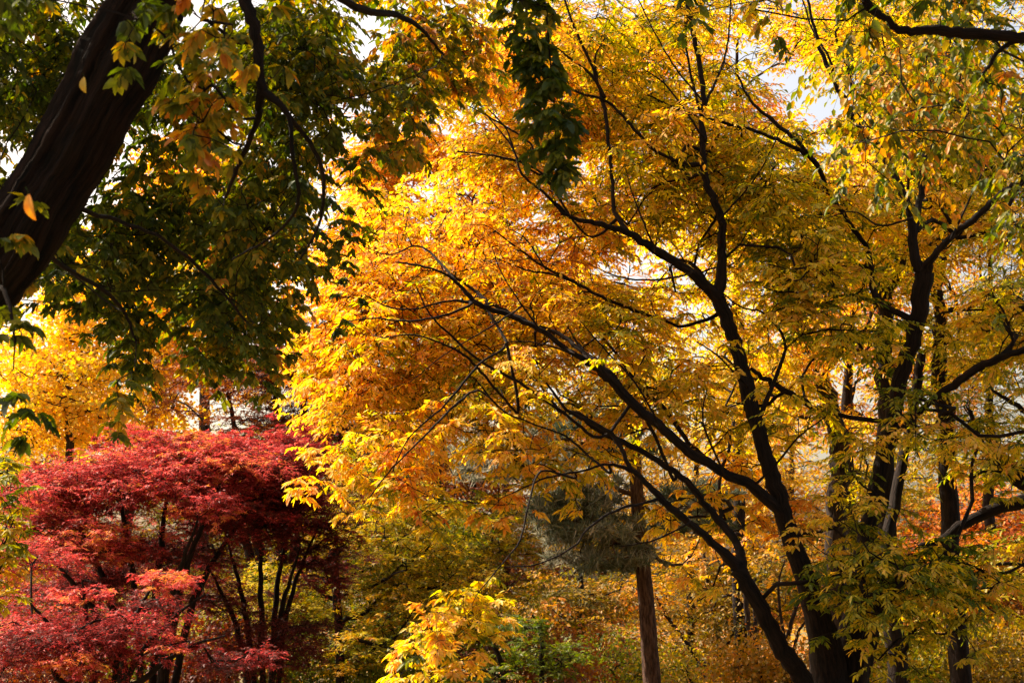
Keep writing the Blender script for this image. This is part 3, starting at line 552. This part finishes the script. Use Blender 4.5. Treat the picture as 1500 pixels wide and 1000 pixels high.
simple('russet_maple', 'tall russet brown maple rising behind the red maples, just left of the golden crown', (420,22),
 fan(420,22,[(330,560,22),(400,500,22),(450,520,22),(510,600,22),(300,620,22)],16),
 [(270,560,23,50,50,1.2,16,.5),(350,560,22,60,50,1.2,20,.45),(410,520,22,60,50,1.2,24,.4),(470,560,22,70,60,1.2,24,.42),(430,620,22,90,40,1.2,18,.3),(520,640,22,60,50,1.2,12,.3),(430,450,22,30,30,.8,5,.4),(600,660,22,80,60,1.2,12,.3),(380,640,22,100,30,1.2,10,.5)], leaf='darkred', tmpl='maple3', L=.075, W=.075, natt=10, nspray=3, nleaf=9, pad=(.6,.12), droop=.2, tone_n=(.12,.1,.1))
simple('green_bush', 'yellow-green leafy branches entering at the left edge above the red maple', (-60,9),
 fan(-60,9,[(0,700,9),(20,760,9),(-20,640,9),(5,820,9)],8),
 [(0,700,9,25,40,.4,5,.35),(10,770,9,25,40,.4,6,.45),(0,840,9,30,30,.4,5,.6),(-60,760,9,50,120,.6,8,.4)], leaf='olive', L=.06, W=.022, natt=8, pad=(.28,.12), slen=.2, nspray=3)

# ------------------------------------------------------------------ ginkgos and other trees far left
GK = dict(dens=.8, twig=.007, leaf='ginkgo', tmpl='fan', L=.075, W=.06, natt=13, nspray=3, nleaf=8, pad=(.65,.28), cloud=True, spread=.13, tone_n=(.12,.1,.1), bark='bark_grey')
def auto(name, label, x, d, top, w, regs, lean=0, **kw):
    """a straight-stemmed tree: trunk from the ground to the top"""
    pts = [(x, None, d, w), (x + lean * .3, 860 * .7 + top * .3, d, w * .8), (x + lean * .7, 860 * .35 + top * .65, d, w * .5), (x + lean, top, d, w * .2)]
    simple(name, label, (x, d), [('trunk', pts)], regs, **kw)
auto('ginkgo_tree', 'clear yellow ginkgo behind the crimson maple with dark upright trunks, leftmost', 100, 24, 430, 17, [(60,500,24,90,90,1.6,26,.4),(130,560,24,90,80,1.6,22,.42),(40,620,24,80,50,1.4,14,.4),(100,440,24,60,40,1.2,9,.45)], **GK)
auto('ginkgo_tree', 'yellow ginkgo with a pale grey trunk leaning to the right behind the shade tree', 165, 26, 420, 22, [(230,500,26,80,90,1.6,24,.45),(290,540,26,70,60,1.5,14,.5),(200,620,26,110,50,1.6,18,.4),(260,430,26,70,50,1.4,12,.5)], lean=90, **GK)
auto('ginkgo_tree', 'very tall pale orange ginkgo glowing through the gap in the dark green canopy', 300, 34, 190, 22, [(280,270,34,70,80,2,30,.7),(300,380,34,120,80,2.2,26,.6),(430,330,34,90,90,2.2,22,.6),(180,400,34,100,80,2,20,.5),(60,400,34,90,60,2,14,.5)], **{**GK,'L':.10,'W':.08,'gap':.9})
# ------------------------------------------------------------------ orange and gold trees behind the middle
OK_ = dict(leaf='orange', tmpl='rhomb', L=.10, W=.045, natt=13, nspray=3, nleaf=9, pad=(.8,.16), slen=.46, droop=.4, spread=.25, tone_n=(.12,.09,.06))
auto('zelkova_tree', 'tall pale orange tree behind the left half of the many-stemmed golden tree', 640, 22, 250, 13, [(560,290,22,80,60,1.6,22,.52),(660,350,22,110,60,1.8,26,.5),(620,450,22,130,90,1.8,26,.45),(750,420,22,110,90,1.8,22,.45),(900,400,22,110,70,1.6,18,.45),(660,580,22,110,60,1.6,14,.45),(600,210,22,80,50,1.4,20,.5),(690,230,22,70,50,1.4,14,.48),(540,330,22,60,60,1.2,12,.5)], **OK_)
auto('zelkova_tree', 'far orange tree showing between the upper limbs of the golden tree, near the top', 1080, 25, 60, 20, [(1120,110,25,130,100,2.2,34,.5),(1250,60,25,120,90,2.2,26,.45),(1250,230,25,110,90,2.2,20,.5),(900,120,25,140,120,2.2,28,.45),(740,110,25,120,90,2.2,22,.42),(1000,280,25,120,90,2.2,22,.45),(850,300,25,100,80,2,16,.45)], **OK_)
auto('zelkova_tree', 'orange-brown tree seen through the opening left of the forked right stem', 1240, 28, 400, 30, [(1250,440,28,80,70,2,18,.65),(1180,600,28,90,60,2,16,.4),(1400,500,28,120,120,2,24,.45),(1400,250,28,130,120,2,24,.5),(1300,560,28,80,60,2,8,.4)], **{**OK_,'gap':.8})
auto('willow_tree', 'sparse pale olive tree against white sky at the right edge', 1450, 26, 330, 18, [(1420,320,26,110,80,2,30,.55),(1480,460,26,100,90,2,34,.5),(1440,600,26,110,90,2,26,.5),(1440,400,26,90,70,2,20,.45),(1470,560,26,80,100,2,22,.35),(1400,650,26,80,50,2,12,.4),(1480,240,26,70,80,2,14,.5)], **{**OK_,'leaf':'olive','L':.07,'W':.02,'gap':.5,'natt':9})
UN = dict(leaf='olive', tmpl='maple3', L=.075, W=.075, natt=11, nspray=3, nleaf=8, pad=(.6,.12), droop=.15, slen=.3, tone_n=(.09,.08,.08))
simple('gold_maple', 'shaded olive-gold maple with a thin dark upright stem, right of the red maples', (495,17),
 [('trunk',[(500,None,17,15),(497,950,17,14),(492,870,17,13),(486,815,17,11),(470,760,17,6)]),('limb',[(486,820,17,8),(510,790,17,6),(540,750,17,3)]),('limb',[(492,880,17,7),(450,850,17,5),(430,810,17,3)])],
 [(560,770,17.5,110,40,1,28,.52),(460,850,17.8,90,40,1,18,.50),(600,850,17.5,90,40,1,20,.52),(520,940,17,80,40,.8,12,.46),(480,700,18.5,130,40,1,18,.5),(380,900,18,90,50,1,10,.45)], **UN)
simple('gold_maple', 'brown-gold maple with spreading stems low in the middle, beside the bright yellow spray', (560,20),
 fan(560,20,[(500,850,20),(620,820,20),(680,850,20),(740,800,20),(580,800,20)],12),
 [(640,790,20,120,45,1.4,24,.50),(740,770,20,90,40,1.2,18,.56),(560,900,20,120,40,1.2,16,.40),(700,860,20,90,40,1.2,14,.5),(680,940,19,100,30,1,12,.42),(480,960,19,100,30,1,10,.35),(300,900,21,140,70,1,18,.5)], **UN)
simple('green_maple', 'small green-leaved tree with a curved thin stem beside the bright yellow spray', (745,13),
 [('trunk',[(742,None,13,12),(738,1000,13,9),(730,960,13,8),(715,930,13,6),(705,905,13,3)]),('trunk',[(790,None,13,10),(793,980,13,8),(792,930,13,5),(780,900,13,3)])],
 [(760,920,13,50,16,.4,5,.12),(800,965,13,60,30,.4,5,.2),(700,985,13,50,16,.4,3,.25)], **{**UN,'tmpl':'maple','L':.06,'W':.06,'pad':(.4,.06),'tone_n':(.06,.06,.06)})
auto('orange_shrub', 'bright orange-yellow shrub glowing low behind the pine trunk, to its left', 850, 24, 840, 12, [(850,880,24,100,50,1.4,22,.28),(790,900,24,70,60,1.3,12,.3),(880,950,23,90,40,1.2,14,.45)], **{**OK_,'leaf':'amber','pad':(.6,.12),'tone_n':(.18,.1,.08),'L':.085,'W':.04})
auto('orange_shrub', 'golden brown shrub to the right of the pine trunk among thin saplings', 1010, 26, 800, 12, [(1000,850,26,70,70,1.5,16,.25),(1080,900,26,90,60,1.5,18,.3),(1150,830,26,90,60,1.5,14,.2),(1010,950,25,70,30,1.2,8,.5)], **{**OK_,'leaf':'amber','pad':(.6,.12),'tone_n':(.18,.1,.08),'L':.085,'W':.04})
auto('orange_shrub', 'vivid orange-red shrub in sunlight at the right edge below the crooked bough', 1450, 24, 770, 14, [(1460,810,24,90,40,1.5,22,.72),(1400,860,24,110,40,1.5,18,.62),(1490,900,23,60,60,1.2,14,.7),(1340,900,24,90,50,1.4,12,.5)], **{**OK_,'leaf':'amber','pad':(.6,.12),'L':.085,'W':.04})
auto('orange_shrub', 'low green and rust coloured shrub with thin twiggy stems in the bottom right corner', 1420, 18, 930, 8, [(1400,970,18,110,30,1,12,.3),(1300,960,19,90,30,1,9,.35),(1480,960,18,70,30,1,8,.45)], **{**OK_,'leaf':'amber','pad':(.5,.12),'L':.07,'W':.035})
# undergrowth, each bush a plant of its own
BU = dict(tmpl='rhomb', L=.065, W=.036, natt=12, nspray=3, nleaf=8, pad=(.45,.2), cloud=True, spread=.16, tone_n=(.10,.08,.08), attach_up=.3)
for x, d, y, rx, lf, tn, nm, lb in [
 (40,17,950,90,'darkred',.35,'bush','low dark russet bush in the bottom left corner'),
 (210,18,955,80,'olive',.30,'bush','dull green bush under the crimson maple'),
 (330,17,950,80,'darkred',.30,'bush','dark brown-red bush between the crimson maple stems and the shaded maple'),
 (450,18,955,70,'olive',.22,'bush','dark green bush at the foot of the thin upright stem'),
 (570,18,950,70,'olive',.34,'bush','olive bush half hidden behind the bright yellow hanging spray'),
 (700,19,960,70,'darkred',.45,'bush','rust-brown bush between the bright yellow spray and the pine'),
 (820,20,965,80,'darkred',.7,'bush','dark rusty bush just left of the pine foot'),
 (900,21,985,60,'olive',.35,'bush','small green bush touching the left side of the pine foot'),
 (1010,20,985,60,'olive',.55,'bush','low yellow-green bush between the pine and the leaning stem'),
 (1110,19,960,60,'amber',.5,'bush','amber bush behind the foot of the leaning stem'),
 (1340,16,960,90,'olive',.44,'bush','dull olive bush right of the golden tree stems'),
 (1470,16,955,70,'amber',.3,'bush','low amber bush in the bottom right corner')]:
    g = (EYE) * F / d + 860; yy = (y + g) / 2
    simple(nm, lb, (x, d), [('trunk', [(x, None, d, 7), (x + 6, (y + g) / 2, d, 5), (x - 8, y - 10, d, 3)])], [(x, y, d, rx, 30, .8, 9, tn), (x, yy, d, rx * 1.15, (g - y) * .42, .9, 12, tn * .95)], **{**BU, 'leaf': lf})
# thin bare saplings
for lb, bx, d, pts in [
 ('forked bare sapling with two thin dark stems right of the pine', 1052, 27, [[(1055,None,27,10),(1055,960,27,9),(1048,900,27,7),(1035,840,27,5),(1030,790,27,3)],[(1052,None,27,8),(1053,940,27,7),(1056,880,27,5),(1053,820,27,3)]]),
 ('dark double-stemmed sapling just left of the leaning stem of the golden tree', 1100, 22, [[(1104,None,22,12),(1102,950,22,10),(1095,900,22,9),(1088,850,22,6),(1080,800,22,4)],[(1108,None,22,8),(1107,930,22,6),(1106,870,22,4)]]),
 ('thin leaning sapling slanting up to the left, right beside the pine trunk', 1035, 24, [[(1040,None,24,9),(1028,975,24,8),(1005,940,24,7),(975,900,24,5),(960,870,24,3)]]),
 ('pale bare twiggy sapling with upswept stems behind the golden tree', 1160, 19, [[(1150,None,19,8),(1150,950,19,7),(1170,880,19,5),(1185,830,19,3)],[(1150,None,19,6),(1148,930,19,5),(1140,860,19,4),(1150,820,19,2)],[(1152,None,19,6),(1165,940,19,5),(1185,900,19,3),(1190,850,19,2)]])]:
    simple('sapling', lb, (bx, d), [('trunk', p) for p in pts], [(pts[0][-1][0], pts[0][-1][1], d, 40, 40, .6, 5, .55)], **{**OK_,'natt':5,'nspray':2,'pad':(.5,.2),'bark':'bark_grey','group':'thin saplings in the undergrowth'})

# ------------------------------------------------------------------ far trees closing the view
FR = dict(tmpl='rhomb', L=.15, W=.075, natt=14, nspray=3, nleaf=8, pad=(1.2,.3), slen=.8, droop=.4, spread=.42, twig=.008, tone_n=(.10,.08,.08), bark='bark_grey', group='far trees closing the view')
for i, (x, d, top, lf, tn, nm, lb) in enumerate([
 (-40,44,600,'ginkgo',.5,'far_tree','distant yellow tree at the far left behind the ginkgos'),
 (120,46,640,'orange',.45,'far_tree','distant orange-yellow tree showing below the leftmost ginkgo'),
 (290,45,660,'olive',.55,'far_tree','distant olive-gold tree behind the crimson maple stems'),
 (450,43,640,'olive',.5,'far_tree','distant shaded gold tree behind the dark red maple'),
 (600,45,560,'orange',.4,'far_tree','distant gold tree low behind the middle of the golden crown'),
 (740,44,620,'darkred',.6,'far_tree','distant rust-coloured tree behind the grey pine needles'),
 (880,46,560,'olive',.6,'far_tree','distant yellow-green tree behind the pine trunk'),
 (1020,45,620,'ginkgo',.4,'far_tree','distant yellow tree seen just right of the pine trunk'),
 (1160,44,640,'orange',.35,'far_tree','distant pale gold tree behind the stems of the golden tree'),
 (1300,46,660,'olive',.6,'far_tree','distant olive tree behind the right-hand stem'),
 (1430,44,720,'orange',.7,'far_tree','distant orange tree behind the sunlit orange shrub at the right'),
 (1570,45,640,'olive',.5,'far_tree','distant olive tree at the right edge below the white sky')]):
    top -= 45; h = (960 - top)
    auto(nm, lb, x, d, top + 20, 16, [(x, top + h * .25, d, 85, h * .25, 2, 22, tn), (x, top + h * .6, d, 95, h * .3, 2.2, 26, tn), (x, 915, d - 1, 100, 40, 2, 15, tn)], **{**FR,'leaf':lf})

# ------------------------------------------------------------------ small things
def leaf_thing(name, label, x, y, d, L, W, dirv, nrm, tone, mat):
    tv, tf = [], []
    nu, nv = 12, 6
    for i in range(nu + 1):
        u = i / nu; wd = W * .5 * (math.sin(math.pi * u ** .85)) ** .8
        for j in range(nv + 1):
            v = (j / nv * 2 - 1); tv.append((L * u, wd * v * (1 + .05 * (i % 2)), .10 * L * math.sin(u * 2.6) + abs(v) * wd * .35))
    for i in range(nu):
        for j in range(nv): a = i * (nv + 1) + j; tf.append((a, a + 1, a + nv + 2, a + nv + 1))
    D = norm(np.array(dirv, float)); N = norm(np.array(nrm, float)); LT = norm(np.cross(N, D)); N = np.cross(D, LT)
    tv = np.array(tv); v = tv[:, 0:1] * D + tv[:, 1:2] * LT + tv[:, 2:3] * N
    o = mesh_obj(name, v, np.array(tf), 4, M[mat], None, tone=np.full(len(tf), tone), smooth=True); o.location = tuple(P(x, y, d))
    st = Tubes(); st.add(np.array([[0,0,0], -.12*L*D, -.25*L*D+.03*L*N]), np.array([.0009,.0007,.0006]), 5); st.obj('stalk', M[mat], o)
    tag(o, label, 'leaf'); return o
leaf_thing('falling_leaf', 'larger pale yellow leaf falling in mid-air left of the thick dark trunk', 42, 284, 3.4, .068, .034, (.35,.1,-1), (-.6,-.7,.25), .80, 'zelk')
leaf_thing('falling_leaf', 'small yellow leaf in mid-air before the middle of the thick dark trunk', 123, 113, 4.2, .05, .03, (.2,.1,-1), (-.6,-.8,.1), .68, 'shade')
# small stones near the foot of the trees
def slab_mesh(w_, d_, h_, ch=.012, jit=.004):
    import bmesh
    bm = bmesh.new(); bmesh.ops.create_cube(bm, size=1)
    for v in bm.verts: v.co = Vector((v.co.x * w_, v.co.y * d_, (v.co.z + .5) * h_))
    bmesh.ops.bevel(bm, geom=list(bm.edges), offset=ch, segments=2, affect='EDGES')
    for v in bm.verts: v.co += Vector(rng.normal(0, jit, 3))
    return bm
def from_bm(name, bm, mat, parent, loc=(0,0,0)):
    me = bpy.data.meshes.new(name); bm.to_mesh(me); bm.free(); me.materials.append(M[mat]); o = bpy.data.objects.new(name, me); link(o, parent); o.location = loc; return o
M['stone'] = bark_mat('grey_stone', (.035, .033, .030), (.14, .13, .12), 30, 1, .6, False)
M['pale_stone'] = bark_mat('pale_stone', (.22, .21, .20), (.5, .48, .46), 12, 1, .6, False)
g = P(1016, 860, 24); r = bpy.data.objects.new('stone_bench', None); link(r); r.location = (g[0], g[1], gz(g[0], g[1])); tag(r, 'small dark flat-topped stone seat just right of the pine foot', 'bench')
from_bm('seat', slab_mesh(.46, .30, .07), 'stone', r, (0, 0, .24))
for sx in (-1, 1): from_bm('leg', slab_mesh(.09, .24, .25), 'stone', r, (sx * .15, 0, -.01))
def rock(lb, x, y, d, sx, sy, sz):
    import bmesh
    bm = bmesh.new(); bmesh.ops.create_icosphere(bm, subdivisions=3, radius=1)
    ph = rng.random(3) * 6
    for v in bm.verts:
        c = v.co; k = 1 + .16 * math.sin(c.x * 3 + ph[0]) * math.cos(c.y * 4 + ph[1]) + .07 * math.sin(c.z * 9 + ph[2]) + rng.normal(0, .02)
        v.co = Vector((c.x * sx * k, c.y * sy * k, c.z * sz * k))
    g = P(x, 860, d); o = from_bm('rock', bm, 'pale_stone', None, (g[0], g[1], gz(g[0], g[1]) + sz * .55)); tag(o, lb, 'rock'); return o
rock('pale grey boulder among the rusty leaves left of the pine', 838, 945, 22.5, .34, .26, .42)
print('LEAVES', NL[0])
